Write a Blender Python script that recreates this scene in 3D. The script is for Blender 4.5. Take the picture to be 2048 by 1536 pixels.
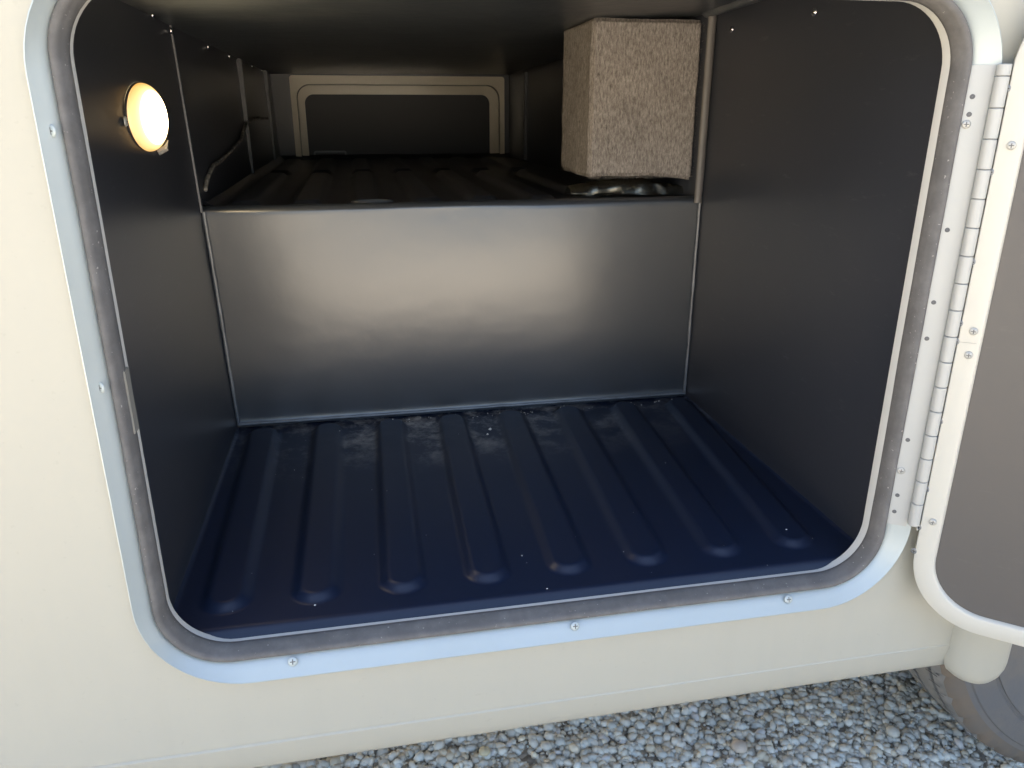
import bpy, bmesh, math, random
import numpy as np
from mathutils import Vector, Matrix, noise as mnoise
random.seed(7); rng = np.random.default_rng(7)
scn = bpy.context.scene; COL = scn.collection
for o in list(bpy.data.objects): bpy.data.objects.remove(o)
R = math.radians

# ------------------------------------------------------------------ camera, sky, sun, exposure
SUN_EL, SUN_ROT = 51.0, -14.0         # sun stands behind the vehicle (towards +y): this side and the ground beside it are in shade
cam_d = bpy.data.cameras.new('camera'); cam = bpy.data.objects.new('camera', cam_d); COL.objects.link(cam)
cam_d.sensor_fit = 'HORIZONTAL'; cam_d.sensor_width = 36.0; cam_d.lens = 36.0*1538.0/2048.0
cam_d.clip_start = 0.02; cam_d.clip_end = 2000
cam.location = (0.0, -0.8909, 0.0); cam.rotation_euler = (R(90-19.626), 0, R(-11.088))
scn.camera = cam
world = bpy.data.worlds.new('World'); scn.world = world; world.use_nodes = True
nt = world.node_tree
sky = nt.nodes.new('ShaderNodeTexSky'); sky.sky_type = 'NISHITA'; sky.sun_disc = False
sky.sun_elevation = R(SUN_EL); sky.sun_rotation = R(SUN_ROT); sky.air_density = 1.0; sky.dust_density = 5.0; sky.ozone_density = 1.0
nt.links.new(sky.outputs[0], nt.nodes['Background'].inputs[0]); nt.nodes['Background'].inputs[1].default_value = 0.088
sl = bpy.data.lights.new('sun', 'SUN'); sl.energy = 4.8; sl.angle = R(0.5); sl.color = (1.0, 0.93, 0.82)
so = bpy.data.objects.new('sun', sl); COL.objects.link(so)
sd = Vector((math.sin(R(SUN_ROT))*math.cos(R(SUN_EL)), math.cos(R(SUN_ROT))*math.cos(R(SUN_EL)), math.sin(R(SUN_EL))))
so.rotation_euler = (-sd).to_track_quat('-Z', 'Y').to_euler(); so.location = sd*30
vs = scn.view_settings
scn.display_settings.display_device = 'sRGB'
vs.view_transform = 'Standard'; vs.look = 'None'; vs.gamma = 1.0; vs.exposure = 2.95; vs.use_curve_mapping = False

# ------------------------------------------------------------------ materials
def mat(name, col, rough=0.5, metal=0.0, spec=0.5, coat=0.0, bump=None, var=None, coat_rough=0.1):
    """bump=(scale, strength, distance, detail); var=(scale, amount, second colour)"""
    m = bpy.data.materials.new(name); m.use_nodes = True
    t = m.node_tree; b = t.nodes['Principled BSDF']
    b.inputs['Base Color'].default_value = (*col, 1); b.inputs['Roughness'].default_value = rough
    b.inputs['Metallic'].default_value = metal; b.inputs['Specular IOR Level'].default_value = spec
    b.inputs['Coat Weight'].default_value = coat; b.inputs['Coat Roughness'].default_value = coat_rough
    tc = t.nodes.new('ShaderNodeTexCoord')
    if bump:
        n = t.nodes.new('ShaderNodeTexNoise'); n.inputs['Scale'].default_value = bump[0]; n.inputs['Detail'].default_value = bump[3]
        t.links.new(tc.outputs['Object'], n.inputs['Vector'])
        bp = t.nodes.new('ShaderNodeBump'); bp.inputs['Strength'].default_value = bump[1]; bp.inputs['Distance'].default_value = bump[2]
        t.links.new(n.outputs['Fac'], bp.inputs['Height']); t.links.new(bp.outputs[0], b.inputs['Normal'])
    if var:
        n = t.nodes.new('ShaderNodeTexNoise'); n.inputs['Scale'].default_value = var[0]; n.inputs['Detail'].default_value = 5
        n.inputs['Roughness'].default_value = 0.65
        t.links.new(tc.outputs['Object'], n.inputs['Vector'])
        rp = t.nodes.new('ShaderNodeMapRange'); rp.inputs[1].default_value = 0.4; rp.inputs[2].default_value = 0.7
        rp.inputs[3].default_value = 0; rp.inputs[4].default_value = var[1]
        t.links.new(n.outputs['Fac'], rp.inputs[0])
        mx = t.nodes.new('ShaderNodeMix'); mx.data_type = 'RGBA'
        mx.inputs[6].default_value = (*col, 1); mx.inputs[7].default_value = (*var[2], 1)
        t.links.new(rp.outputs[0], mx.inputs[0]); t.links.new(mx.outputs[2], b.inputs['Base Color'])
    return m
def nodes(m): return m.node_tree, m.node_tree.nodes['Principled BSDF']
def add_rough_var(m, scale, lo, hi):
    t, b = nodes(m); tc = t.nodes.new('ShaderNodeTexCoord'); n = t.nodes.new('ShaderNodeTexNoise')
    n.inputs['Scale'].default_value = scale; n.inputs['Detail'].default_value = 6
    t.links.new(tc.outputs['Object'], n.inputs['Vector'])
    rp = t.nodes.new('ShaderNodeMapRange'); rp.inputs[1].default_value = .3; rp.inputs[2].default_value = .7
    rp.inputs[3].default_value = lo; rp.inputs[4].default_value = hi
    t.links.new(n.outputs['Fac'], rp.inputs[0]); t.links.new(rp.outputs[0], b.inputs['Roughness'])

M = {}
M['paint'] = mat('cream_paint', (.445, .428, .355), .42, spec=.35, bump=(9, .06, .004, 2), var=(2.2, .35, (.425, .410, .345)))
M['trim_white'] = mat('white_trim', (.56, .54, .465), .35, bump=(14, .06, .003, 2))
M['lip'] = mat('white_flange', (.62, .61, .56), .4)
M['alu'] = mat('brushed_aluminium', (.45, .50, .495), .46, metal=.32, spec=.5, bump=(60, .06, .002, 4), var=(7, .5, (.42, .46, .44)))
M['hinge'] = mat('anodised_hinge', (.44, .445, .42), .5, metal=.15, bump=(120, .05, .001, 3))
M['rubber'] = mat('grey_rubber', (.125, .120, .114), .75, spec=.25, bump=(140, .25, .001, 5), var=(30, .5, (.22, .21, .20)))
M['screw'] = mat('screw_metal', (.47, .465, .43), .45, metal=.3)
M['dark'] = mat('dark_recess', (.03, .03, .032), .8)
M['abs'] = mat('black_moulded_plastic', (.029, .032, .041), .36, spec=.65, bump=(420, .08, .0006, 4), var=(3.5, .5, (.040, .041, .048)))
M['step'] = mat('black_glossy_plastic', (.034, .039, .046), .36, spec=1.0, coat=.9, coat_rough=.29, bump=(17, .13, .006, 4))
add_rough_var(M['step'], 3.0, .29, .35)
M['bead'] = mat('worn_highlight_plastic_edge', (.15, .158, .17), .35, spec=.8, var=(40, .9, (.08, .085, .09)))  # edge highlight put into the pale colour, along with stress-whitened wear
M['cei'] = mat('black_ceiling_board', (.052, .060, .068), .36, spec=.8, bump=(14, .6, .006, 5), var=(6, .8, (.085, .092, .098)))
M['grey_panel'] = mat('grey_liner_panel', (.098, .089, .080), .45, bump=(200, .08, .0006, 4), var=(4, .5, (.090, .086, .080)))
M['far_paint'] = mat('tan_door_ring', (.74, .67, .53), .3, spec=.8, coat=.6, bump=(20, .05, .002, 2))
M['far_panel'] = mat('dark_hatch_liner', (.035, .037, .042), .5)
M['chrome'] = mat('chrome', (.8, .8, .8), .12, metal=1.0)
M['tyre'] = mat('tyre_rubber', (.13, .13, .13), .8, bump=(160, .5, .001, 5), var=(9, .8, (.20, .17, .135)))
M['tread'] = mat('dusty_tread_rubber', (.22, .22, .21), .85, bump=(120, .5, .0012, 5), var=(14, .8, (.15, .15, .145)))
M['shoulder'] = mat('muddy_tyre_shoulder', (.17, .135, .10), .85, bump=(120, .4, .001, 5), var=(12, .8, (.12, .115, .105)))
M['rim'] = mat('wheel_steel', (.45, .45, .46), .35, metal=.9)
M['under'] = mat('underbody', (.30, .29, .27), .85)
M['cable'] = mat('cable_sleeve', (.05, .05, .05), .6, var=(45, 1.0, (.36, .33, .28)))

# road film and run marks with their own shape on the paint
t, b = nodes(M['paint']); src = b.inputs['Base Color'].links[0].from_socket
tc = t.nodes.new('ShaderNodeTexCoord'); mp = t.nodes.new('ShaderNodeMapping'); mp.inputs['Scale'].default_value = (9, 9, .7)
t.links.new(tc.outputs['Object'], mp.inputs[0])
n1 = t.nodes.new('ShaderNodeTexNoise'); n1.inputs['Scale'].default_value = 3.0; n1.inputs['Detail'].default_value = 7; t.links.new(mp.outputs[0], n1.inputs['Vector'])
n2 = t.nodes.new('ShaderNodeTexNoise'); n2.inputs['Scale'].default_value = 120; n2.inputs['Detail'].default_value = 3; t.links.new(tc.outputs['Object'], n2.inputs['Vector'])
m1 = t.nodes.new('ShaderNodeMapRange'); m1.inputs[1].default_value = .50; m1.inputs[2].default_value = .80; m1.inputs[4].default_value = .05; t.links.new(n1.outputs['Fac'], m1.inputs[0])
m2 = t.nodes.new('ShaderNodeMapRange'); m2.inputs[1].default_value = .69; m2.inputs[2].default_value = .74; m2.inputs[4].default_value = .10; t.links.new(n2.outputs['Fac'], m2.inputs[0])
ad = t.nodes.new('ShaderNodeMath'); ad.operation = 'ADD'; t.links.new(m1.outputs[0], ad.inputs[0]); t.links.new(m2.outputs[0], ad.inputs[1])
mx = t.nodes.new('ShaderNodeMix'); mx.data_type = 'RGBA'; mx.inputs[7].default_value = (.25, .225, .18, 1)
t.links.new(ad.outputs[0], mx.inputs[0]); t.links.new(src, mx.inputs[6]); t.links.new(mx.outputs[2], b.inputs['Base Color'])
# rub marks on the black plastic liner
def scuffs(m, colour, amount, scale=(3, 3, 14)):
    t, b = nodes(m); src = b.inputs['Base Color'].links[0].from_socket if b.inputs['Base Color'].links else None
    tc = t.nodes.new('ShaderNodeTexCoord'); mp = t.nodes.new('ShaderNodeMapping'); mp.inputs['Scale'].default_value = scale; mp.inputs['Rotation'].default_value = (.5, .3, .2)
    t.links.new(tc.outputs['Object'], mp.inputs[0])
    n = t.nodes.new('ShaderNodeTexNoise'); n.inputs['Scale'].default_value = 5; n.inputs['Detail'].default_value = 10; n.inputs['Roughness'].default_value = .75; t.links.new(mp.outputs[0], n.inputs['Vector'])
    mr = t.nodes.new('ShaderNodeMapRange'); mr.inputs[1].default_value = .60; mr.inputs[2].default_value = .76; mr.inputs[4].default_value = amount; t.links.new(n.outputs['Fac'], mr.inputs[0])
    mx = t.nodes.new('ShaderNodeMix'); mx.data_type = 'RGBA'; mx.inputs[7].default_value = (*colour, 1)
    if src: t.links.new(src, mx.inputs[6])
    else: mx.inputs[6].default_value = b.inputs['Base Color'].default_value
    t.links.new(mr.outputs[0], mx.inputs[0]); t.links.new(mx.outputs[2], b.inputs['Base Color'])
scuffs(M['abs'], (.12, .12, .125), .55); scuffs(M['grey_panel'], (.16, .15, .135), .35); scuffs(M['step'], (.07, .072, .075), .3, (4, 4, 4))

# pale grit caught on the rubber seal
t, b = nodes(M['rubber']); src = b.inputs['Base Color'].links[0].from_socket
tc = t.nodes.new('ShaderNodeTexCoord'); n1 = t.nodes.new('ShaderNodeTexNoise'); n1.inputs['Scale'].default_value = 230; n1.inputs['Detail'].default_value = 2
t.links.new(tc.outputs['Object'], n1.inputs['Vector'])
m1 = t.nodes.new('ShaderNodeMapRange'); m1.inputs[1].default_value = .70; m1.inputs[2].default_value = .76; m1.inputs[4].default_value = .7; t.links.new(n1.outputs['Fac'], m1.inputs[0])
mx = t.nodes.new('ShaderNodeMix'); mx.data_type = 'RGBA'; mx.inputs[7].default_value = (.42, .40, .36, 1)
t.links.new(m1.outputs[0], mx.inputs[0]); t.links.new(src, mx.inputs[6]); t.links.new(mx.outputs[2], b.inputs['Base Color'])

# floor plastic: navy-black, with pale dust lying towards the back of the tray
m = mat('navy_black_floor_plastic', (.008, .0150, .036), .40, spec=.4); M['floor'] = m
t, b = nodes(m); tc = t.nodes.new('ShaderNodeTexCoord')
sep = t.nodes.new('ShaderNodeSeparateXYZ'); t.links.new(tc.outputs['Object'], sep.inputs[0])
att = t.nodes.new('ShaderNodeAttribute'); att.attribute_name = 'groove'
n1 = t.nodes.new('ShaderNodeTexNoise'); n1.inputs['Scale'].default_value = 16; n1.inputs['Detail'].default_value = 9; n1.inputs['Roughness'].default_value = .8
t.links.new(tc.outputs['Object'], n1.inputs['Vector'])
mr = t.nodes.new('ShaderNodeMapRange'); mr.inputs[1].default_value = .42; mr.inputs[2].default_value = .72
t.links.new(sep.outputs['Y'], mr.inputs[0])
mr2 = t.nodes.new('ShaderNodeMapRange'); mr2.inputs[1].default_value = .47; mr2.inputs[2].default_value = .66
t.links.new(n1.outputs['Fac'], mr2.inputs[0])
mu = t.nodes.new('ShaderNodeMath'); mu.operation = 'MULTIPLY'; t.links.new(mr.outputs[0], mu.inputs[0]); t.links.new(mr2.outputs[0], mu.inputs[1])
mu2 = t.nodes.new('ShaderNodeMath'); mu2.operation = 'MULTIPLY'; t.links.new(mu.outputs[0], mu2.inputs[0]); t.links.new(att.outputs['Fac'], mu2.inputs[1])
mx = t.nodes.new('ShaderNodeMix'); mx.data_type = 'RGBA'; mx.inputs[6].default_value = (.008, .0150, .036, 1); mx.inputs[7].default_value = (.34, .35, .35, 1)
t.links.new(mu2.outputs[0], mx.inputs[0]); t.links.new(mx.outputs[2], b.inputs['Base Color'])
n2 = t.nodes.new('ShaderNodeTexNoise'); n2.inputs['Scale'].default_value = 380; n2.inputs['Detail'].default_value = 4
t.links.new(tc.outputs['Object'], n2.inputs['Vector'])
bp = t.nodes.new('ShaderNodeBump'); bp.inputs['Strength'].default_value = .12; bp.inputs['Distance'].default_value = .0006
t.links.new(n2.outputs['Fac'], bp.inputs['Height']); t.links.new(bp.outputs[0], b.inputs['Normal'])

# carpet felt
m = mat('brown_grey_carpet_felt', (.2, .17, .14), .95, spec=.1); M['felt'] = m
t, b = nodes(m); tc = t.nodes.new('ShaderNodeTexCoord')
mp = t.nodes.new('ShaderNodeMapping'); mp.inputs['Scale'].default_value = (1, 1, .28); t.links.new(tc.outputs['Object'], mp.inputs['Vector'])
n1 = t.nodes.new('ShaderNodeTexNoise'); n1.inputs['Scale'].default_value = 270; n1.inputs['Detail'].default_value = 8; n1.inputs['Roughness'].default_value = .8
t.links.new(mp.outputs[0], n1.inputs['Vector'])
cr = t.nodes.new('ShaderNodeValToRGB'); cr.color_ramp.elements[0].position = .33; cr.color_ramp.elements[0].color = (.095, .082, .073, 1)
cr.color_ramp.elements[1].position = .68; cr.color_ramp.elements[1].color = (.50, .45, .405, 1)
t.links.new(n1.outputs['Fac'], cr.inputs[0])
n3 = t.nodes.new('ShaderNodeTexNoise'); n3.inputs['Scale'].default_value = 18; n3.inputs['Detail'].default_value = 4
t.links.new(tc.outputs['Object'], n3.inputs['Vector'])
mm = t.nodes.new('ShaderNodeMix'); mm.data_type = 'RGBA'; mm.blend_type = 'OVERLAY'; mm.inputs[0].default_value = .18
t.links.new(cr.outputs[0], mm.inputs[6]); t.links.new(n3.outputs['Fac'], mm.inputs[7]); t.links.new(mm.outputs[2], b.inputs['Base Color'])
bp = t.nodes.new('ShaderNodeBump'); bp.inputs['Strength'].default_value = .8; bp.inputs['Distance'].default_value = .003
t.links.new(n1.outputs['Fac'], bp.inputs['Height']); t.links.new(bp.outputs[0], b.inputs['Normal'])

# lamp lens: a lit diffuser, brightest over the bulb, amber at the rim
m = mat('lit_lamp_lens', (.9, .8, .6), .3); M['lens'] = m
t, b = nodes(m); tc = t.nodes.new('ShaderNodeTexCoord')
vm = t.nodes.new('ShaderNodeVectorMath'); vm.operation = 'LENGTH'
mp = t.nodes.new('ShaderNodeMapping'); mp.inputs['Scale'].default_value = (0, .455, 1); t.links.new(tc.outputs['Object'], mp.inputs[0]); t.links.new(mp.outputs[0], vm.inputs[0])
mr = t.nodes.new('ShaderNodeMapRange'); mr.inputs[1].default_value = .022; mr.inputs[2].default_value = .0485
t.links.new(vm.outputs['Value'], mr.inputs[0])
cr = t.nodes.new('ShaderNodeValToRGB'); cr.color_ramp.elements[0].color = (1, .80, .48, 1); cr.color_ramp.elements[1].color = (.0125, .0062, .0012, 1)
cr.color_ramp.elements.new(.45).color = (.18, .12, .055, 1); cr.color_ramp.elements.new(.66).color = (.022, .0155, .0065, 1); cr.color_ramp.elements.new(.86).color = (.0155, .0090, .0024, 1)
t.links.new(mr.outputs[0], cr.inputs[0]); t.links.new(cr.outputs[0], b.inputs['Emission Color']); b.inputs['Emission Strength'].default_value = 10.0

# clear film
m = bpy.data.materials.new('clear_plastic_film'); m.use_nodes = True; M['film'] = m
t = m.node_tree; t.nodes.remove(t.nodes['Principled BSDF'])
g = t.nodes.new('ShaderNodeBsdfGlossy'); g.inputs['Roughness'].default_value = .28; g.inputs['Color'].default_value = (.9, .88, .8, 1)
tr = t.nodes.new('ShaderNodeBsdfTransparent'); tr.inputs['Color'].default_value = (.72, .72, .68, 1)
ms = t.nodes.new('ShaderNodeMixShader'); ms.inputs[0].default_value = .13
t.links.new(tr.outputs[0], ms.inputs[1]); t.links.new(g.outputs[0], ms.inputs[2]); t.links.new(ms.outputs[0], t.nodes['Material Output'].inputs[0])

# gravel stones: colour belongs to each stone
m = mat('gravel_stones', (.3, .3, .3), .8, bump=(260, .5, .0012, 4)); M['stone'] = m
t, b = nodes(m); at = t.nodes.new('ShaderNodeAttribute'); at.attribute_name = 'tint'
t.links.new(at.outputs['Color'], b.inputs['Base Color'])
# ground sheet: fine gravel
m = mat('fine_gravel_ground', (.3, .29, .27), .9); M['ground'] = m
t, b = nodes(m); tc = t.nodes.new('ShaderNodeTexCoord')
vo = t.nodes.new('ShaderNodeTexVoronoi'); vo.inputs['Scale'].default_value = 55; t.links.new(tc.outputs['Object'], vo.inputs['Vector'])
hs = t.nodes.new('ShaderNodeSeparateColor'); t.links.new(vo.outputs['Color'], hs.inputs[0])
cr = t.nodes.new('ShaderNodeValToRGB'); cr.color_ramp.elements[0].color = (.32, .29, .24, 1); cr.color_ramp.elements[1].color = (.60, .535, .43, 1)
t.links.new(hs.outputs[0], cr.inputs[0]); t.links.new(cr.outputs[0], b.inputs['Base Color'])
bp = t.nodes.new('ShaderNodeBump'); bp.inputs['Strength'].default_value = .8; bp.inputs['Distance'].default_value = .01; bp.invert = True
t.links.new(vo.outputs['Distance'], bp.inputs['Height']); t.links.new(bp.outputs[0], b.inputs['Normal'])
M['speck'] = mat('pale_crumb', (.6, .58, .52), .7)

# ------------------------------------------------------------------ mesh helpers
def obj(name, verts, faces, material, parent=None, smooth=True, loc=(0, 0, 0), sharp=None):
    me = bpy.data.meshes.new(name); me.from_pydata([tuple(v) for v in verts], [], faces); me.update()
    bm = bmesh.new(); bm.from_mesh(me); bmesh.ops.recalc_face_normals(bm, faces=bm.faces); bm.to_mesh(me); bm.free()
    if smooth:
        for p in me.polygons: p.use_smooth = True
        if sharp: me.set_sharp_from_angle(angle=R(sharp))
    if material: me.materials.append(material)
    o = bpy.data.objects.new(name, me); COL.objects.link(o); o.location = loc
    if parent: o.parent = parent
    return o
def empty(name, loc=(0, 0, 0), parent=None):
    o = bpy.data.objects.new(name, None); COL.objects.link(o); o.location = loc; o.empty_display_size = .1
    if parent: o.parent = parent
    return o
def tag(o, label=None, cat=None, group=None, kind=None):
    if label: o['label'] = label
    if cat: o['category'] = cat
    if group: o['group'] = group
    if kind: o['kind'] = kind
    return o
def rrect(xl, xr, zb, zt, r, n=14):
    pts = []
    for cx, cz, a0 in ((xr-r, zb+r, -90), (xr-r, zt-r, 0), (xl+r, zt-r, 90), (xl+r, zb+r, 180)):
        for i in range(n+1):
            a = R(a0+90*i/n); pts.append((cx+r*math.cos(a), cz+r*math.sin(a)))
    return pts
def resample_edges(pts, k=10):
    """put extra points on the long straight runs so the loops bend and shade evenly"""
    out = []; N = len(pts)
    for i in range(N):
        a = pts[i]; b_ = pts[(i+1) % N]; out.append(a)
        if math.dist(a, b_) > .15:
            for j in range(1, k): out.append((a[0]+(b_[0]-a[0])*j/k, a[1]+(b_[1]-a[1])*j/k))
    return out
def loft(loops, closed=True, cap=False):
    """loops: lists of 3-D points with the same count"""
    N = len(loops[0]); V = [p for l in loops for p in l]; F = []
    for k in range(len(loops)-1):
        for i in range(N if closed else N-1):
            j = (i+1) % N; F.append((k*N+i, k*N+j, (k+1)*N+j, (k+1)*N+i))
    if cap: F.append(tuple(range(N))[::-1]); F.append(tuple((len(loops)-1)*N+i for i in range(N)))
    return V, F
def box(x0, x1, y0, y1, z0, z1, bev=0.0):
    bm = bmesh.new(); bmesh.ops.create_cube(bm, size=1)
    for v in bm.verts:
        v.co = Vector((x0+(x1-x0)*(v.co.x+.5), y0+(y1-y0)*(v.co.y+.5), z0+(z1-z0)*(v.co.z+.5)))
    if bev: bmesh.ops.bevel(bm, geom=bm.edges[:], offset=bev, segments=2, affect='EDGES')
    V = [tuple(v.co) for v in bm.verts]; bm.verts.index_update(); F = [tuple(v.index for v in f.verts) for f in bm.faces]; bm.free()
    return V, F
def tube(path, rad, n=8, cap=True):
    L = []; P = [Vector(p) for p in path]
    for i, p in enumerate(P):
        d = (P[min(i+1, len(P)-1)]-P[max(i-1, 0)]).normalized()
        u = d.cross(Vector((0, 0, 1))) if abs(d.z) < .9 else d.cross(Vector((1, 0, 0)))
        u.normalize(); w = d.cross(u); r = rad[i] if isinstance(rad, (list, tuple)) else rad
        L.append([tuple(p+u*(r*math.cos(2*math.pi*k/n))+w*(r*math.sin(2*math.pi*k/n))) for k in range(n)])
    return loft(L, True, cap)
def sheet(fn, us, vs_):
    V = [fn(u, v) for v in vs_ for u in us]; N = len(us)
    F = [(j*N+i, j*N+i+1, (j+1)*N+i+1, (j+1)*N+i) for j in range(len(vs_)-1) for i in range(N-1)]
    return V, F
def lin(a, b_, n): return [a+(b_-a)*i/(n-1) for i in range(n)]
def fill2d(outer, holes, y, thick):
    """flat panel in the xz plane with holes, extruded to a real thickness"""
    bm = bmesh.new(); E = []
    for lp in [outer]+holes:
        vv = [bm.verts.new((p[0], y, p[1])) for p in lp]
        E += [bm.edges.new((vv[i], vv[(i+1) % len(vv)])) for i in range(len(vv))]
    bmesh.ops.triangle_fill(bm, edges=E, use_beauty=True)
    g = bmesh.ops.extrude_face_region(bm, geom=bm.faces[:])
    for e in g['geom']:
        if isinstance(e, bmesh.types.BMVert): e.co.y += thick
    bm.verts.index_update()
    V = [tuple(v.co) for v in bm.verts]; F = [tuple(v.index for v in f.verts) for f in bm.faces]; bm.free()
    return V, F
# a domed screw head with a cross recess, pointing along -y, radius 1
def screw_mesh(name, r, h, head, slot):
    V = []; F = []; prof = [(1, 0), (1, -.25), (.85, -.7), (.5, -.95), (.28, -1)]
    L = [[(r*a*math.cos(2*math.pi*k/14), h*b_, r*a*math.sin(2*math.pi*k/14)) for k in range(14)] for a, b_ in prof]
    V, F = loft(L); F.append(tuple(4*14+i for i in range(14)))
    nm = len(F)
    for a in (0, math.pi/2):
        c, s = math.cos(a), math.sin(a); b0 = len(V)
        for (px, pz) in ((-.55, -.11), (.55, -.11), (.55, .11), (-.55, .11)):
            V.append((r*(px*c-pz*s), -h*1.06, r*(px*s+pz*c)))
        F.append((b0, b0+1, b0+2, b0+3))
    me = bpy.data.meshes.new(name); me.from_pydata(V, [], F); me.materials.append(head); me.materials.append(slot)
    for i, p in enumerate(me.polygons):
        p.use_smooth = i < nm-1; p.material_index = 1 if i >= nm else 0
    return me
M['slot'] = mat('screw_slot', (.13, .13, .125), .7)
SCREW = screw_mesh('screw', .0052, .0022, M['screw'], M['slot'])
SCREW_FRAME = screw_mesh('screw', .0062, .0018, M['alu'], M['slot'])
M['rivet_grey'] = mat('dull_rivet', (.22, .23, .235), .45, metal=.4)
RIVET = screw_mesh('rivet', .0046, .0012, M['rivet_grey'], M['dark'])
SCREW_CHROME = screw_mesh('screw', .0056, .0034, M['chrome'], M['dark'])
def place(me, name, loc, rot=(0, 0, 0), parent=None, s=1):
    o = bpy.data.objects.new(name, me); COL.objects.link(o); o.location = loc; o.rotation_euler = rot; o.scale = (s, s, s)
    if parent: o.parent = parent
    return o

GZ = -1.2          # ground level
# ------------------------------------------------------------------ ground
gV = [(-60, -60, GZ-.012), (60, -60, GZ-.012), (60, 60, GZ-.012), (-60, 60, GZ-.012)]
V, F = sheet(lambda u, v: (u, v, GZ-.012), [-600, -60, -12, -3, 3, 12, 60, 600], [-600, -60, -12, -3, 3, 12, 60, 600])
tag(obj('gravel_ground', V, F, M['ground'], smooth=False), kind='structure')

# ------------------------------------------------------------------ the vehicle body
RV = empty('motorhome', (0.3, 1.2, GZ))
tag(RV, 'cream camper body with an open storage hatch over the gravel', 'motorhome')
OFF = -Vector(RV.location)
def part(name, vf, material, parent=None, smooth=True, sharp=35, **kw):
    o = obj(name, vf[0], vf[1], material, None, smooth, sharp=sharp)
    p = parent or RV
    o.parent = p
    o.location = OFF if p is RV else (0, 0, 0)
    return o
def sub(name, vf, material, parent, smooth=True, sharp=35): return part(name, vf, material, parent, smooth, sharp)
def hub(name):                      # an empty part under the vehicle that groups sub-parts, all in world metres
    return empty(name, OFF, RV)

SK = -.038         # outer face of the side skin
HL, HR, HB, HT = -.268, .712, -.654, .12          # clear opening
XC = 1.345         # wheel centre
# arch outline (x,z), from the rear lower end over the wheel to the front lower end
def arch(off, n=28):
    a, bz, z0 = .373-off, .36-off, -.74
    pts = [(XC-a, -.8)]
    for i in range(n+1):
        th = math.pi*(1-i/n)
        c, s = math.cos(th), math.sin(th)
        pts.append((XC+a*math.copysign(abs(c)**.75, c), z0+bz*abs(s)**.75))
    pts.append((XC+a, -.8)); return pts
CR = -.793         # crease above the tucked-in lower edge
outer = [(-1.7, CR)] + [(XC-.373, CR)] + arch(0)[1:-1] + [(XC+.373, CR), (3.0, CR), (3.0, 2.05), (-1.7, 2.05)]
hole = rrect(HL-.0258, HR+.0375, HB-.0325, HT+.0325, .122)
part('side_panel', fill2d(outer, [hole], SK, .018), M['paint'], smooth=False)
prof = [(SK+.001, CR), (SK-.0012, CR-.003), (SK-.0004, CR-.010), (SK+.003, -.822), (SK+.007, -.838), (SK+.012, -.8455), (SK+.019, -.8485), (SK+.045, -.8490), (SK+.045, -.8440), (SK+.02, -.8430)]
for a, b_ in ((-1.7, XC-.43), (XC+.43, 3.0)):
    xs = lin(a, b_, 60)
    part('lower_skirt', loft([[(x, y, z+.0016*math.sin(x*2.1)) for (y, z) in prof] for x in xs], closed=False), M['paint'])
part('far_side_panel', box(-1.7, 3.0, 2.545, 2.565, -.85, 2.05), M['paint'], smooth=False)
part('end_panel', box(-1.72, -1.7, SK, 2.565, -.85, 2.05), M['paint'], smooth=False)
part('end_panel', box(3.0, 3.02, SK, 2.565, -.85, 2.05), M['paint'], smooth=False)
part('roof', box(-1.74, 3.04, SK-.02, 2.585, 2.05, 2.13, .03), M['paint'], sharp=40)
part('underbelly', box(-1.69, .85, -.015, 2.54, -.715, -.69), M['under'], smooth=False)
part('underbelly', box(1.86, 2.99, -.015, 2.54, -.715, -.69), M['under'], smooth=False)
part('axle_beam', tube([(XC, .02, -.75), (XC, 2.5, -.75)], .06, 12), M['under'])
part('wheel_well', loft([[(x, y, z) for (x, z) in arch(-.14)] for y in (-.015, .75)], closed=False), M['under'])
# flare along the wheel arch, ends rounded off
path = []
for i in range(7): path.append((XC-.424, -.861+.115*i/6))
for i in range(1, 30):
    th = math.pi*(1-i/30); c, s = math.cos(th), math.sin(th)
    path.append((XC+.424*math.copysign(abs(c)**.75, c), -.74+.41*abs(s)**.75))
for i in range(7): path.append((XC+.424, -.746-.115*i/6))
# refine the rounded ends
endz = [-.8610, -.8605, -.858, -.853, -.845, -.834, -.822]
sc = [.02, .2, .45, .67, .85, .96, 1]
path = [(XC-.424, z) for z in endz] + path[3:-3] + [(XC+.424, z) for z in endz[::-1]]
scl = sc + [1]*(len(path)-14) + sc[::-1]
L = []
for i, (x, z) in enumerate(path):
    a = Vector(path[max(i-1, 0)]); b_ = Vector(path[min(i+1, len(path)-1)]); d = (b_-a).normalized(); nrm = Vector((-d.y, d.x))   # points away from the arch
    ring = []
    for k in range(17):
        th = math.pi*k/16; w = .051*math.cos(th)*scl[i]; p = .042*(math.sin(th)**.8)*(.45+.55*scl[i] if scl[i] > .1 else .3)
        ring.append((x+nrm.x*w, SK+.004-p, z+nrm.y*w))
    ring.append((x-nrm.x*.046*scl[i], SK+.05, z-nrm.y*.046*scl[i]))
    L.append(ring)
part('wheel_arch_trim', loft(L, closed=False), M['paint'], sharp=60)

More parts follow.
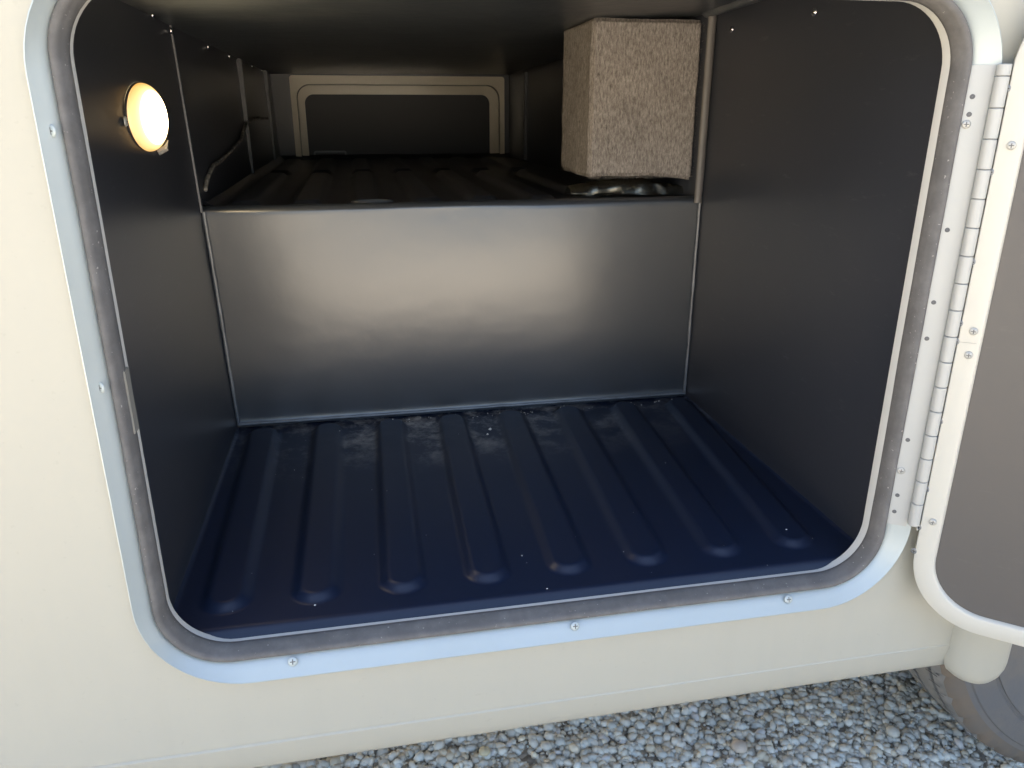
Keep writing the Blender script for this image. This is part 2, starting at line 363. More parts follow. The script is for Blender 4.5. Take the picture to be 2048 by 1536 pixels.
# ------------------------------------------------------------------ wheels
def tyre_mesh(y0, y1, Ro, cz, cx=XC, n=288):
    w = y1-y0; ym = (y0+y1)/2
    prof = [(-.40, .60), (-.47, .66), (-.5, .74), (-.505, .80), (-.493, .802), (-.49, .815), (-.497, .818), (-.49, .86), (-.478, .90), (-.466, .905), (-.462, .925), (-.45, .955), (-.43, .978), (-.40, .990)]
    for c in (-.27, -.02, .23):
        prof += [(c-.022, .9975), (c-.018, .955), (c+.018, .955), (c+.022, .9975)] if abs(c) > .1 else [(c-.022, 1.0), (c-.018, .955), (c+.018, .955), (c+.022, 1.0)]
    half = [p for p in prof if p[0] < -.3]
    prof = prof + [(-a, b_) for a, b_ in half[::-1]]
    L = []
    for (a, b_) in prof:
        cut = lambda k: .014 if (.97 < b_ < .995 and k % 6 == 0) else 0.0
        L.append([(cx+Ro*(b_-cut(k))*math.cos(2*math.pi*k/n), ym+a*w, max(cz+Ro*(b_-cut(k))*math.sin(2*math.pi*k/n), GZ-.006)) for k in range(n)])
    return loft(L)
for y0, y1, lab in ((.0, .225, 'rear outer wheel close behind the skirt'), (.27, .495, 'inner twin wheel in shadow under the body')):
    w = hub('wheel')
    ty = sub('tyre', tyre_mesh(y0, y1, .45, -.75), M['tyre'], w, sharp=30)
    ty.data.materials.append(M['tread']); ty.data.materials.append(M['shoulder'])
    for pg in ty.data.polygons:
        rr = max(math.hypot(ty.data.vertices[i].co.x-XC, ty.data.vertices[i].co.z+.75) for i in pg.vertices)/.45
        dz = min(ty.data.vertices[i].co.z for i in pg.vertices)
        pg.material_index = 1 if rr > .992 else (2 if rr > .93 else 0)
    cv, cf = [], []
    for k in range(26):
        for (ya, yb, ph) in ((.158, .212, 0), (.098, .128, .5), (.030, .062, .25)):
            th = R(178+3.4*(k+ph)); th2 = th+R(1.4)
            b0 = len(cv)
            for (yy, tt, dth) in ((ya, th, -.0026), (yb, th2, -.0026), (yb, th2, .0026), (ya, th, .0026)):
                for rr in (.4502, .446): cv.append((XC+rr*math.cos(tt+dth), y0+yy, -.75+rr*math.sin(tt+dth)))
            cf += [(b0, b0+2, b0+4, b0+6), (b0+1, b0+7, b0+5, b0+3)]
    o = sub('tread_cuts', (cv, cf), M['dark'], w, smooth=False); o['kind'] = 'stuff'
    rp = [(.0, .262), (.012, .275), (.03, .262), (.06, .235), (.07, .16), (.055, .12), (.02, .10), (.015, .0)]
    sub('rim', loft([[(XC+r*math.cos(2*math.pi*k/40), y0+.02+y, -.75+r*math.sin(2*math.pi*k/40)) for k in range(40)] for y, r in rp]), M['rim'], w)
    # sipes: short cuts on the outer tread band, proud blocks between
    if y0 < .1:
        for k in range(8):
            th = 2*math.pi*k/8
            sub('lug_nut', tube([(XC+.14*math.cos(th), y0+.085, -.75+.14*math.sin(th)), (XC+.14*math.cos(th), y0+.055, -.75+.14*math.sin(th))], .013, 6), M['rim'], w)

# ------------------------------------------------------------------ hatch frame, seal, flange
def ring(off, y, r, seg=14):
    """off: (left, right, bottom, top) offsets out from the clear opening"""
    p = resample_edges(rrect(HL-off[0], HR+off[1], HB-off[2], HT+off[3], r, seg), 12)
    return [(a, y, c) for a, c in p]
def u(o): return (o, o, o, o)
OUT = (.0276, .0400, .0350, .0350)
def lerp4(k): return tuple(.010+(o-.010)*k for o in OUT)
fr = [ring(u(.008), -.016, .083), ring(u(.011), -.0268, .086), ring(lerp4(.5), -.0355, .105), ring(lerp4(.93), -.0437, .122), ring(OUT, -.0452, .125),
      ring(tuple(o+.0012 for o in OUT), -.0448, .126), ring(tuple(o+.0014 for o in OUT), SK+.002, .126)]
frame = part('hatch_frame', loft(fr), M['alu'], sharp=50)
frame['label'] = 'pale aluminium ring round the open hatch'
lipo = [ring(u(.06), .006, .10), ring(u(.0), .006, .075), ring(u(-.0006), .0, .075), ring(u(.0004), -.0095, .0755), ring(u(.009), -.0145, .083)]
part('inner_flange', loft(lipo), M['lip'], sharp=50)
sealp = [(.0015, -.0050, .0765), (-.0010, -.0075, .075), (-.0016, -.0135, .0745), (-.0010, -.0190, .0745), (.0004, -.0232, .0755), (.0016, -.0256, .0765), (.0024, -.0280, .078), (.0044, -.0308, .080), (.0072, -.0324, .082), (.0098, -.0318, .0845), (.0116, -.0285, .086), (.0118, -.0250, .086), (.009, -.018, .084)]
seal = part('rubber_seal', loft([ring((a, a+(.0012 if y > -.021 else 0), a-(.0016 if y > -.019 else 0), a), y, r) for a, y, r in sealp], closed=True), M['rubber'], sharp=70)
for v in seal.data.vertices:       # the soft strip wavers a little
    k = mnoise.noise(Vector((v.co.x*9, 0, v.co.z*9)))*.0011; v.co.y += k; v.co.x += k*.4; v.co.z += k*.4
# join of the two seal ends on the left jamb
part('seal_joint', box(HL-.0010, HL+.0026, -.019, -.001, -.348, -.272, .001), mat('joint_rubber', (.24, .23, .20), .5), sharp=40)
for (x, z, tx) in ((-.1211, -.6715, 1), (.2562, -.6715, 1), (.5777, -.6715, 1), (-.2865, -.2836, 0), (-.2865, -.0194, 0)):
    y = -.0352 if tx else -.0345
    rot = (R(-20), 0, .4) if tx else (0, 0, R(40))
    o = place(SCREW_FRAME, 'screw', (x, y-.0010, z), (R(-22) if tx else 0, 0, 0 if tx else R(-40)), frame)

# ------------------------------------------------------------------ piano hinge
hinge = hub('piano_hinge')
def flange_y(x):   # face of the frame at the right jamb
    k = (x-(HR+.010))/(OUT[1]-.010); return -.0268+(-.0452+.0268)*min(max(k, 0), 1)
xs = [HR+.0115, HR+.018, HR+.026, HR+.0335]
V, F = sheet(lambda x, z: (x, flange_y(x)-.0016, z), xs, [-.566, .050])
b0 = len(V); V += [(x, y+.0014, z) for x, y, z in V]; n_ = len(xs)
F = F + [tuple(i+b0 for i in f) for f in F] + [(0, 1, 1+b0, b0), (1, 2, 2+b0, 1+b0), (2, 3, 3+b0, 2+b0), (n_, n_+1, n_+1+b0, n_+b0), (n_+1, n_+2, n_+2+b0, n_+1+b0), (n_+2, n_+3, n_+3+b0, n_+2+b0), (0, n_, n_+b0, b0), (3, n_+3, n_+3+b0, 3+b0)]
leaf = sub('hinge_leaf', (V, F), M['hinge'], hinge, smooth=False)
BX, BY, BR = .7482, -.0524, .0078
pitch = .0350; z = .0369
kn_mesh = None; cuts = [z-pitch*i for i in range(-0, 18)]
tops = [.0505]+cuts; 
for i in range(len(tops)-1):
    z1, z0 = tops[i]-.0003, tops[i+1]+.0003
    Lk = [[(BX+r*math.cos(2*math.pi*k/16), BY+r*math.sin(2*math.pi*k/16), zz) for k in range(16)] for zz, r in ((z0, BR*.86), (z0+.0008, BR), (z1-.0008, BR), (z1, BR*.86))]
    sub('hinge_knuckle', loft(Lk, cap=True), M['hinge'], hinge, sharp=50)
sub('hinge_pin', tube([(BX, BY, -.5585), (BX, BY, .0500)], .0062, 10), M['rivet_grey'], hinge)
HROT = math.atan2(-.0184, .030)
for z in (.0148, -.0053, -.1433, -.2371, -.2863, -.4329, -.5191, -.5453):
    x = .7295; o = sub('screw_hole', ([], []), None, hinge)
    bpy.data.objects.remove(o)
    y = flange_y(x)-.0016
    Lk = [[(x+r*math.cos(2*math.pi*k/12)*.86, y-.0004-r*math.cos(2*math.pi*k/12)*-.5*-1 if False else flange_y(x+r*math.cos(2*math.pi*k/12)*.86)-.0016-dy, z+r*math.sin(2*math.pi*k/12)) for k in range(12)] for r, dy in ((.0030, .0), (.0028, .0005), (.0022, .0006), (.0002, .0002))]
    sub('screw_hole', loft(Lk), mat('hole_shadow', (.12, .12, .12), .8), hinge)
for z in (-.0206, -.4843):
    o = place(SCREW, 'screw', (.7285, flange_y(.7285)-.0016, z+.004), (0, 0, R(-32)), hinge, 1.0)

# ------------------------------------------------------------------ the open door
DA = R(40); dd = Vector((math.cos(DA), -math.sin(DA), 0)); dn = Vector((-math.sin(DA), -math.cos(DA), 0)); DH = Vector((.752, -.058, 0))
def D(s, t_, z): p = DH+dd*s+dn*t_; return (p.x, p.y, z)
door = hub('hatch_door'); door['label'] = 'open white edged hatch door with grey inner liner'
def dring(o, t_, r): return [D(a, t_, c) for a, c in resample_edges(rrect(.002+o, 1.03-o, -.707+o, .145-o, r, 14), 12)]
sub('door_skin', loft([dring(.012, -.040, .09), dring(.003, -.038, .098), dring(0, -.034, .10), dring(0, -.006, .10)], cap=False), M['paint'], door, sharp=50)
sub('door_face', (lambda v: (v, [tuple(range(len(v)))]))(dring(.012, -.040, .09)), M['paint'], door, smooth=False)
trim = sub('door_trim', loft([dring(0, -.0062, .10), dring(.0005, -.0015, .0995), dring(.003, .0, .097), dring(.0235, .0, .0785), dring(.0255, -.0008, .077), dring(.0275, -.0035, .075), dring(.0285, -.009, .074)]), M['trim_white'], door, sharp=40)
sub('inner_liner', (lambda v: (v, [tuple(range(len(v)))]))(dring(.027, -.0062, .075)), M['grey_panel'], door, smooth=False)
for s, z in ((.0165, -.040), (.0175, -.268), (.0175, -.300), (.0165, -.546), (.30, -.693), (.62, -.693)):
    place(SCREW, 'screw', D(s, .0006, z), (0, 0, math.atan2(dn.x, -dn.y) if False else -DA), door, 1.0)
sub('trim_joint', ([D(.0026, .0004, -.2845), D(.0235, .0004, -.2840), D(.0235, .0004, -.2834), D(.0026, .0004, -.2839)], [(0, 1, 2, 3)]), mat('trim_gap', (.35, .34, .30), .6), door, smooth=False)
# hinge leaf on the door edge with its rivets
V, F = box(0, 1, 0, 1, 0, 1)
V = [D(.0004+.0*a, -.018+.0165*b_, -.566+.616*c) for a, b_, c in V]
V = [D(-.0012+.0016*a, -.030+.028*b_, -.566+.616*c) for a, b_, c in [(p[0], p[1], p[2]) for p in box(0, 1, 0, 1, 0, 1)[0]]]
sub('hinge_leaf', (V, F), M['hinge'], hinge, smooth=False)
for z in (.0233, -.0712, -.1804, -.260, -.2848, -.3974, -.5002, -.560, -.5991):
    p = D(-.0014, -.0035, z)
    place(RIVET, 'rivet', (p[0]+.0012, p[1]-.0022, p[2]), (0, 0, R(-62)), hinge)

# ------------------------------------------------------------------ storage bay interior
FZ, SY, SZ = -.643, .718, -.187
def wall_l(z): return -.285-.026*(z+.645)/.8
XRW = .736
def ceil_z(x, y):
    k = (x+.31)/1.05; f = min(max(y/2.5, 0), 1); return (.146+.060*k)*(1-f)+(.134+.006*k)*f
def ribs(x, y, front, back, y0, y1, hw, h):
    """height of the moulded ribs at a point: front/back lists of centre x"""
    best = 0
    for a, c in zip(front, back):
        k = min(max((y-y0)/(y1-y0), 0), 1); cx = a+(c-a)*k
        dx = abs(x-cx)
        if dx > hw*1.6: continue
        # distance to a capsule that runs from y0+hw to y1-hw
        ey = max(y0+hw-y, y-(y1-hw), 0)
        d = math.hypot(dx, ey)
        e = min(max((hw-d)/(.50*hw), 0), 1)
        best = max(best, e*e*(3-2*e))
    return best*h, best
RF = [-.215+.1222*i for i in range(8)]; RB = [-.226+.1325*i for i in range(8)]
def floor_fn(x, y):
    h, g = ribs(x, y, RF, RB, .040, .700, .0375, .0100)
    z = FZ+h
    if y < .012: z -= .022*((.012-y)/.016)**2
    e = min(x-wall_l(FZ), XRW-x, .72-y)
    if e < .008: z += .006*(1-max(e, 0)/.008)**2
    return (x, y, z+.0007*mnoise.noise(Vector((x*5, y*5, 0))))
ys = [-.004, -.001, .002, .005, .008, .012, .018, .025]+[.030+.0022*i for i in range(20)]+lin(.078, .65, 46)+lin(.652, .720, 28)
xs = lin(wall_l(FZ)-.001, XRW+.001, 330)
bf = part('bay_floor', sheet(floor_fn, xs, ys), M['floor'], sharp=None)
bf['label'] = 'ribbed navy black moulded floor of the storage bay'
ga = bf.data.attributes.new('groove', 'FLOAT', 'POINT')
gv = []
for v in bf.data.vertices:
    h, g = ribs(v.co.x, v.co.y, RF, RB, .040, .700, .0375, .0100)
    edge = math.exp(-((v.co.x-.16)/.34)**2)
    gv.append((1.0-.93*min(1, g*1.6))*(.25+.9*edge))
ga.data.foreach_set('value', gv)
# side walls
zs = lin(FZ-.03, .20, 40)
part('bay_wall', sheet(lambda y, z: (wall_l(z)+(.001*math.exp(-(z-FZ)/.006)), y, z) if True else None, [.003]+lin(.02, .74, 30)+[1.2, 1.8, 2.51], zs), M['abs'], sharp=None)
part('bay_wall', sheet(lambda y, z: (XRW-(.001*math.exp(-(z-FZ)/.006)) if y < .75 else XRW-.012-.07*(y-.75)/1.75, y, z), [.003]+lin(.02, .74, 30)+[.76, 1.2, 1.8, 2.51], zs), M['abs'], sharp=30)
# dark returns behind the flange so no light enters round the frame
# step panel: slightly bowed sheet with a rolled top edge
def step_fn(x, s):
    z0 = FZ+.004; H = SZ-.004-z0
    bow = .0010*mnoise.noise(Vector((x*4, s*3, 1.3)))+.00012*mnoise.noise(Vector((x*17, s*14, 4)))
    if s <= 1:
        X = (x-.226)/.52; z = z0+H*s; y = SY+bow-.013*max(0, 1-X*X)*math.sin(math.pi*min(s, 1))
        y -= .010*math.exp(-(s*H)/.006)
        return (x, y, z)
    a = (s-1)*math.pi/2; r = .016
    return (x, SY+bow+r-r*math.cos(a), SZ-.004+r*math.sin(a)*.8)
V, F = sheet(lambda x, s: step_fn(x, s), lin(-.306, XRW+.001, 90), lin(0, .06, 10)+lin(.07, 1, 60)[1:]+lin(1, 2, 9)[1:])
V = [(max(x, wall_l(z)-.001), y, z) for x, y, z in V]
step = part('step_panel', (V, F), M['step'], sharp=None)
step['label'] = 'shiny dark riser panel at the back of the lower tray'
def bead(pts, r): return tube([(x+.0006*mnoise.noise(Vector((x*30, y*9, z*30))), y, z+.0006*mnoise.noise(Vector((z*20, x*30, 1)))) for x, y, z in pts], [r*(.8+.35*abs(mnoise.noise(Vector((i*.37, r*900, 2.2))))) for i in range(len(pts))], 8)
sub('seam_highlight_bead', bead([(wall_l(z)+.004, SY-.004, z) for z in lin(FZ+.008, SZ, 40)], .0042), M['bead'], step).location = (0, 0, 0)  # pale strips carry the light caught along the step edges, plus wear
sub('seam_highlight_bead', bead([(XRW-.0035, SY-.004, z) for z in lin(FZ+.008, SZ+.006, 40)], .0038), M['bead'], step)
sub('seam_highlight_bead', bead([(x, SY-.009, FZ+.0105) for x in lin(wall_l(FZ)+.006, XRW-.004, 70)], .0036), M['bead'], step)
sub('scratch', tube([(.452, SY-.0022, -.245), (.455, SY-.0022, -.256), (.4565, SY-.0022, -.268)], .0007, 5), M['bead'], step)
sub('scratch', tube([(.405, SY-.0022, -.318), (.425, SY-.0022, -.3195)], .0005, 5), M['bead'], step)
# upright corner trims above the step
ct = part('corner_trim', tube([(wall_l(z)+.001, SY-.010, z) for z in lin(SZ, .142, 14)], .0042, 8), M['abs'])
ct2 = part('corner_trim', sheet(lambda a, z: (XRW-.009+.009*math.cos(a), SY-.006-.007*math.sin(a), z), lin(0, math.pi, 9), lin(SZ-.004, .178, 14)), mat('grey_corner_trim', (.13, .12, .112), .4))
# upper shelf
SF = [-.235+.128*i for i in range(7)]
def shelf_fn(x, y):
    h1, _ = ribs(x, y, SF, SF, .80, 1.62, .040, .014); h2, _ = ribs(x, y, SF, SF, 1.68, 2.36, .040, .014)
    z = SZ-.006+max(h1, h2)*(1 if y > .76 else 0)
    if y < .75: z = SZ+.008-.014*min(1, max(0, (y-.735)/.015))
    e = min(x+.30, 2.5-y)
    if e < .03: z += .018*(1-max(e, 0)/.03)**2
    return (x, y, z+.003*mnoise.noise(Vector((x*6, y*4, 3))))
shelf = part('upper_shelf', sheet(shelf_fn, lin(-.302, .73, 200), [.7335, .738, .742, .746, .75, .755]+lin(.765, 2.505, 150)), M['abs'], sharp=None)
for x, y, w in ((.030, .80, .032),):
    part('shelf_handle_slot', loft([[(x+a*w*1.25*sx, y+.012*b_*sx, SZ+.004+dz) for a, b_ in [(math.copysign(abs(math.cos(2*math.pi*k/20))**.5, math.cos(2*math.pi*k/20)), math.sin(2*math.pi*k/20)) for k in range(20)]] for sx, dz in ((1.15, -.006), (1.08, .003), (.95, .003), (.85, -.004), (.1, -.005))]), M['far_panel'])
# ceiling
ceil = part('bay_ceiling', sheet(lambda x, y: (x, y, ceil_z(x, y)+.0022*mnoise.noise(Vector((x*3, y*3, 8)))), lin(-.325, .76, 40), lin(-.002, 2.53, 60)), M['cei'], sharp=None)
sub('edge_strip', sheet(lambda a, y: (XRW-.012+.012*math.cos(a), y, ceil_z(XRW-.012, y)-.010*math.sin(a)), lin(0, math.pi, 7), lin(.02, .73, 8)), M['cei'], ceil)
for y in (.57, .70, 1.08, 1.40, 1.90, 2.20):
    o = place(SCREW_CHROME, 'screw', (wall_l(.13)+.0028, y, .1325+(.012 if y < .6 else 0)), (0, 0, R(90)), ceil, 1.05)
for y, s in ((.631, 1.1), (.343, 1.15)):
    place(SCREW_CHROME, 'screw', (XRW-.0030, y, .1465), (0, 0, R(-90)), ceil, s)

# far hatch at the other side of the vehicle
FY = 2.50
fo = resample_edges(rrect(-.237, .632, -.26, .1295, .012, 14), 12)
fi = resample_edges(rrect(-.2145, .611, -.24, .0965, .055, 14), 12)
part('far_hatch_frame', loft([[(x, FY+.03, z) for x, z in fo], [(x, FY, z) for x, z in fo], [(x, FY-.002, z) for x, z in fi], [(x, FY+.03, z) for x, z in fi]]), M['far_paint'], sharp=40)
fh = hub('far_hatch')
f1 = resample_edges(rrect(-.2105, .607, -.235, .0925, .052, 14), 12); f2 = resample_edges(rrect(-.1845, .569, -.215, .0585, .036, 14), 12)
sub('hatch_trim', loft([[(x, FY+.03, z) for x, z in f1], [(x, FY+.003, z) for x, z in f1], [(x, FY+.001, z) for x, z in f2], [(x, FY+.014, z) for x, z in f2]]), M['far_paint'], fh, sharp=40)
sub('hatch_liner', ([(x, FY+.012, z) for x, z in f2], [tuple(range(len(f2)))]), M['far_panel'], fh, smooth=False)
lp = rrect(-.166, -.034, -.235, -.160, .008, 4)
li = rrect(-.160, -.040, -.229, -.166, .005, 4)
lm = mat('latch_steel', (.12, .13, .14), .4, metal=.6)
sub('latch_plate', loft([[(x, FY+.012, z) for x, z in lp], [(x, FY+.003, z) for x, z in lp], [(x, FY+.003, z) for x, z in li], [(x, FY+.012, z) for x, z in li]]), lm, fh, sharp=40)
sub('latch_lever', box(-.13, -.05, FY-.004, FY+.008, -.20, -.182, .003), lm, fh, sharp=40)
# blank bulkhead round the far frame
part('bulkhead', fill2d([(-.36, -.75), (.80, -.75), (.80, .24), (-.36, .24)], [rrect(-.229, .624, -.25, .1225, .012)], FY+.012, .02), M['abs'], smooth=False)
# cable sleeve sagging along the left wall
pts = [(.765, -.150), (.80, -.131), (.90, -.111), (1.0, -.107), (1.094, -.1006), (1.2, -.094), (1.3769, -.0766), (1.46, -.055), (1.5518, -.0346), (1.70, -.028), (1.9026, -.027), (2.2, -.03)]
P3 = []
for i in range(len(pts)-1):
    for k in range(5):
        f = k/5; y = pts[i][0]+(pts[i+1][0]-pts[i][0])*f; z = pts[i][1]+(pts[i+1][1]-pts[i][1])*f
        P3.append((wall_l(z)+.005+.002*mnoise.noise(Vector((y*9, 2, 0))), y, z+.004*mnoise.noise(Vector((y*11, 0, 5)))))
part('wiring_sleeve', tube(P3, [.0042+.002*abs(mnoise.noise(Vector((i*.7, 1, 1)))) for i in range(len(P3))], 7), M['cable'])
# upright posts in the side walls, further back
for y in (1.55, 2.25):
    part('wall_post', box(wall_l(0)-.004, wall_l(0)+.010, y, y+.035, SZ, .136, .003), M['abs'], sharp=40)
for y in (1.35, 2.2):
    x = XRW-.012-.07*(y-.75)/1.75; part('wall_post', box(x-.012, x+.01, y, y+.04, SZ, .136, .003), M['abs'], sharp=40)

# interior lamp on the left wall
LY, LZ = .412, -.011; LX = wall_l(LZ)
lamp = hub('interior_lamp'); lamp['label'] = 'lit round dome lamp glowing warm on the left wall'
def disc(x, r, n=48): return [(x, 2.2*r*math.cos(2*math.pi*k/n), r*math.sin(2*math.pi*k/n)) for k in range(n)]
o = sub('lens', loft([disc((.019*math.sin(math.pi/2*(i/12))), .0485*max(math.cos(math.pi/2*(i/12)), .01)) for i in range(13)]), M['lens'], lamp); o.location = (LX+.003, LY, LZ)
o = sub('bezel', loft([disc(0, .0494), disc(.002, .0494), disc(.003, .0490), disc(.003, .0470), disc(.0, .0465)]), mat('lamp_bezel', (.05, .045, .04), .5), lamp); o.location = (LX, LY, LZ)
o = sub('clip', tube([(LX+.002, LY+.040, LZ-.052), (LX+.014, LY+.044, LZ-.046), (LX+.017, LY+.048, LZ-.034)], [.0055, .005, .002], 8), mat('grey_clip', (.30, .29, .27), .5), lamp)
place(SCREW, 'screw', (LX+.002, LY-.118, LZ-.004), (0, 0, R(90)), lamp, 1.3)

# ------------------------------------------------------------------ things lying in or hanging in the bay
# carpet covered box hung under the ceiling beside the right wall
def carpet():
    x0, x1, y0, y1, z0, z1 = .488, .7285, .752, .985, -.137, .1755
    bm = bmesh.new(); bmesh.ops.create_cube(bm, size=1)
    for v in bm.verts: v.co = Vector((x0+(x1-x0)*(v.co.x+.5), y0+(y1-y0)*(v.co.y+.5), z0+(z1-z0)*(v.co.z+.5)))
    bmesh.ops.bevel(bm, geom=bm.edges[:], offset=.006, segments=2, affect='EDGES')
    bmesh.ops.subdivide_edges(bm, edges=[e for e in bm.edges if e.calc_length() > .05], cuts=70, use_grid_fill=True)
    for v in bm.verts:
        k = .0022*mnoise.noise(v.co*14)+.0009*mnoise.noise(v.co*140)+.0007*mnoise.noise(v.co*300)
        n = (v.co-Vector(((x0+x1)/2, (y0+y1)/2, (z0+z1)/2))); n = Vector((n.x/(x1-x0), n.y/(y1-y0), n.z/(z1-z0)))
        m_ = max(abs(n.x), abs(n.y), abs(n.z)); q = Vector([c if abs(c) > m_*.93 else 0 for c in n]).normalized()
        v.co += q*k
        if v.co.z < z0+.02: v.co.z -= .010*max(0, (v.co.x-.66)/.07)+.004*mnoise.noise(Vector((v.co.x*18, v.co.y*18, 0)))
    bm.verts.index_update(); V = [tuple(v.co) for v in bm.verts]; F = [tuple(v.index for v in f.verts) for f in bm.faces]; bm.free()
    return V, F
CB = empty('carpeted_box', (.61, .86, -.14))
tag(CB, 'brown grey carpet covered box hanging at the back right of the bay', 'box')
V, F = carpet(); o = obj('carpet_cover', V, F, M['felt'], CB); o.location = -Vector(CB.location)
# loose fibres standing off the carpet
FV, FF = [], []
for i in range(5200):
    if random.random() < .68: p = Vector((random.uniform(.489, .729), .751, random.uniform(-.137, .17))); n = Vector((0, -1, 0))
    else: p = Vector((.487, random.uniform(.752, .98), random.uniform(-.137, .17))); n = Vector((-1, 0, 0))
    if random.random() < .25:
        e = random.choice((0, 1, 2))
        if e == 0: p = Vector((.489, .753, random.uniform(-.137, .17))); n = Vector((-.7, -.7, 0))
        elif e == 1: p = Vector((random.uniform(.489, .729), .754, -.138)); n = Vector((0, -.4, -.9))
        else: p = Vector((.729, .753, random.uniform(-.137, .17))); n = Vector((.4, -.9, 0))
    d = (n*random.uniform(.15, 1)+Vector((random.gauss(0, .8), random.gauss(0, .4), random.gauss(-.2, .9)))).normalized()
    if d.dot(n) < 0: d = d-2*d.dot(n)*n
    l = random.uniform(.002, .0052); s_ = d.cross(Vector((random.random(), random.random(), random.random()))).normalized()*.00032
    b0 = len(FV); FV += [p-n*.001-s_, p-n*.001+s_, p+d*l]; FF.append((b0, b0+1, b0+2))
o = obj('carpet_fibres', FV, FF, M['felt'], CB); o.location = -Vector(CB.location); o['kind'] = 'stuff'
# crumpled clear plastic on the shelf beneath it
def film(uu, vv):
    x = .458+.272*uu; a = math.pi*min(max(vv*1.05-.02, 0), 1)
    env = .30+.70*math.sin(math.pi*(uu*.86+.10))
    y = .775+.030*(1-math.cos(a))*(.7+.3*env)+.020*mnoise.noise(Vector((x*9, 0, 7)))
    z = SZ+.009+.036*env*math.sin(a)**.75
    z += .006*mnoise.noise(Vector((x*20, vv*3, 0)))+.003*mnoise.noise(Vector((x*55, vv*7, 4)))
    return (x, y+.005*mnoise.noise(Vector((x*34, 3, vv*4))), max(z, SZ+.009))
V, F = sheet(film, lin(0, 1, 60), lin(0, 1, 40))
b0 = len(V); V2 = [(x, y+.0002, z-.0006) for x, y, z in V]
o = obj('plastic_film', V+V2, F+[tuple(i+b0 for i in f[::-1]) for f in F], M['film'])
tag(o, 'crumpled clear plastic film on the shelf under the carpeted box', 'plastic film')
# crumbs on the tray floor and sill
CV, CF = [], []
spots = [(.245, .60, .004), (.235, .575, .003)]
for i in range(26):
    spots.append((random.uniform(-.25, .70), random.uniform(.01, .68) if random.random() < .6 else random.uniform(.01, .12), random.choice((.0006, .0007, .0008, .001, .0016))))
for i in range(40): spots.append((random.uniform(.0, .72), random.uniform(.67, .70), random.uniform(.0008, .002)))
for x, y, r in spots:
    z = floor_fn(x, y)[2]; b0 = len(CV)
    ax = [Vector(c)*r*random.uniform(.6, 1.3) for c in ((1, 0, .2), (-1, .2, 0), (0, 1, 0), (.1, -1, 0), (0, 0, 1), (0, .1, -.6))]
    CV += [Vector((x, y, z+r*.5))+a for a in ax]
    for a, b_, c in ((0, 2, 4), (2, 1, 4), (1, 3, 4), (3, 0, 4), (2, 0, 5), (1, 2, 5), (3, 1, 5), (0, 3, 5)): CF.append((b0+a, b0+b_, b0+c))
tag(obj('crumbs', CV, CF, M['speck'], smooth=False), 'tiny pale crumbs scattered on the ribbed bay floor', 'crumbs', kind='stuff')

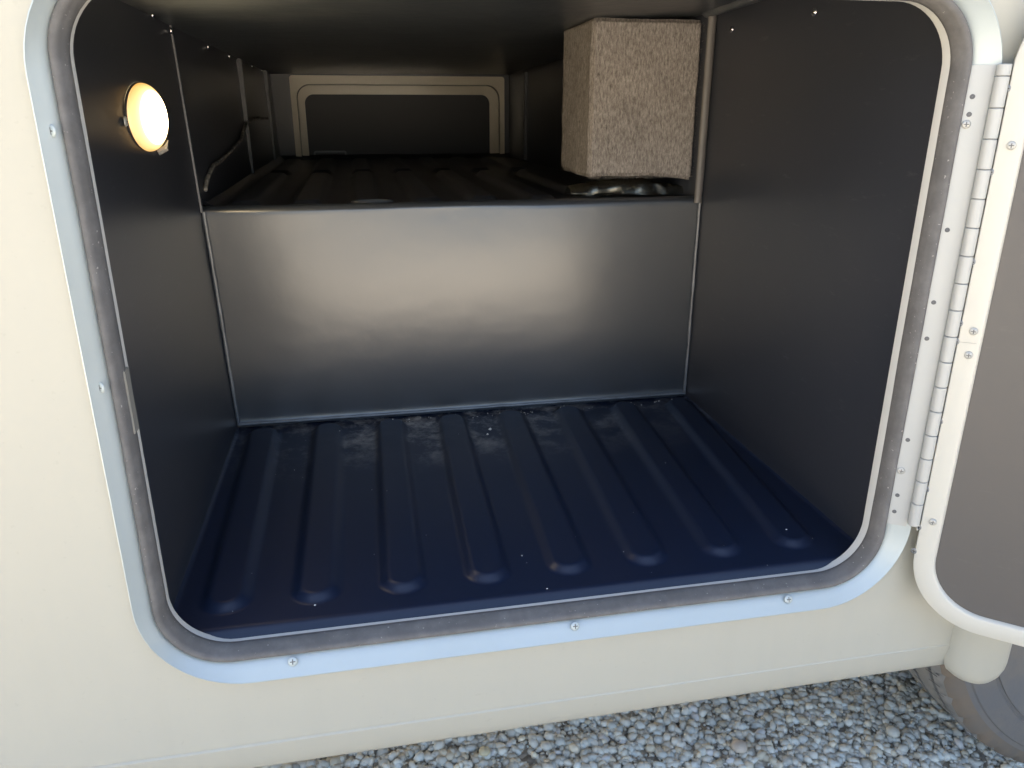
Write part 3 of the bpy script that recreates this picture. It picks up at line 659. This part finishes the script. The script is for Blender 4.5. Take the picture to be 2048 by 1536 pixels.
# ------------------------------------------------------------------ gravel stones
def stones(name, n, xr, yr, rmin, rmax, zoff, big=0.0):
    bm = bmesh.new(); bmesh.ops.create_icosphere(bm, subdivisions=1, radius=1); bm.verts.index_update()
    base = np.array([v.co[:] for v in bm.verts]); tri = np.array([[v.index for v in f.verts] for f in bm.faces]); bm.free()
    shapes = []
    for k in range(24):
        s = base.copy()
        for q in range(7):                    # chip flat faces off the pebble
            d = rng.normal(size=3); d /= np.linalg.norm(d); c = rng.uniform(.55, .88)
            h = s@d; s -= np.outer(np.maximum(h-c, 0)*.85, d)
        s *= rng.uniform(.75, 1.2, 3); shapes.append(s)
    NV, NT = len(base), len(tri)
    Vs = np.empty((n, NV, 3)); cols = np.empty((n, 4))
    for i in range(n):
        r = rmin+(rmax-rmin)*rng.random()**2.6
        q = rng.normal(size=4); q /= np.linalg.norm(q); w, x, y, z = q
        Rm = np.array([[1-2*(y*y+z*z), 2*(x*y-z*w), 2*(x*z+y*w)], [2*(x*y+z*w), 1-2*(x*x+z*z), 2*(y*z-x*w)], [2*(x*z-y*w), 2*(y*z+x*w), 1-2*(x*x+y*y)]])
        s = (shapes[rng.integers(24)]*np.array([1.1, .95, .75]))@Rm.T*r
        s[:, 2] *= .8
        Vs[i] = s+np.array([rng.uniform(*xr), rng.uniform(*yr), GZ-.010+zoff+r*.35*rng.random()])
        g = np.clip(rng.normal(.70, .09), .38, .85); k = rng.random()
        c = np.array([g*1.05, g*1.01, g*.87])
        if k < .12: c = np.array([g*1.12, g*1.0, g*.76])
        elif k < .3: c = np.array([g*.99, g*1.0, g*.91])
        elif k < .34: c = np.array([.72, .70, .66])
        cols[i] = [*c, 1]
    me = bpy.data.meshes.new(name); T = (tri[None]+(np.arange(n)*NV)[:, None, None]).reshape(-1, 3)
    me.vertices.add(n*NV); me.vertices.foreach_set('co', Vs.reshape(-1))
    me.loops.add(len(T)*3); me.loops.foreach_set('vertex_index', T.reshape(-1).astype(np.int32))
    me.polygons.add(len(T)); me.polygons.foreach_set('loop_start', np.arange(0, len(T)*3, 3, dtype=np.int32))
    me.polygons.foreach_set('use_smooth', np.ones(len(T), dtype=bool))
    me.update(calc_edges=True)
    a = me.color_attributes.new('tint', 'FLOAT_COLOR', 'POINT'); a.data.foreach_set('color', np.repeat(cols, NV, axis=0).reshape(-1))
    me.materials.append(M['stone']); o = bpy.data.objects.new(name, me); COL.objects.link(o); return o
o = stones('gravel', 34000, (-.3, 1.5), (-.15, .80), .0036, .0150, 0.0)
tag(o, 'loose grey crushed gravel lying under the vehicle', 'gravel', kind='stuff')

# a few stones that stand out from the rest
for (x, y, r_, c, lab) in ((.175, .285, .0115, (.66, .58, .38), 'yellowish pebble by the skirt at the bottom of the picture'),
                           (.675, .20, .0155, (.62, .53, .43), 'large tan stone on the gravel right of the middle'),
                           (1.00, .175, .0135, (.64, .61, .52), 'pale rounded stone close to the tyre tread')):
    bm = bmesh.new(); bmesh.ops.create_icosphere(bm, subdivisions=2, radius=r_)
    for v in bm.verts:
        v.co *= 1+.22*mnoise.noise(v.co.normalized()*1.6+Vector((x*9, y*9, 0))); v.co.z *= .7
    bm.verts.index_update(); V = [tuple(v.co) for v in bm.verts]; F = [tuple(v.index for v in f.verts) for f in bm.faces]; bm.free()
    o = obj('stone', V, F, mat('stone_colour', c, .8, bump=(200, .4, .001, 4)), None, loc=(x, y, GZ+.006))
    tag(o, lab, 'stone', 'standout stones in the gravel')
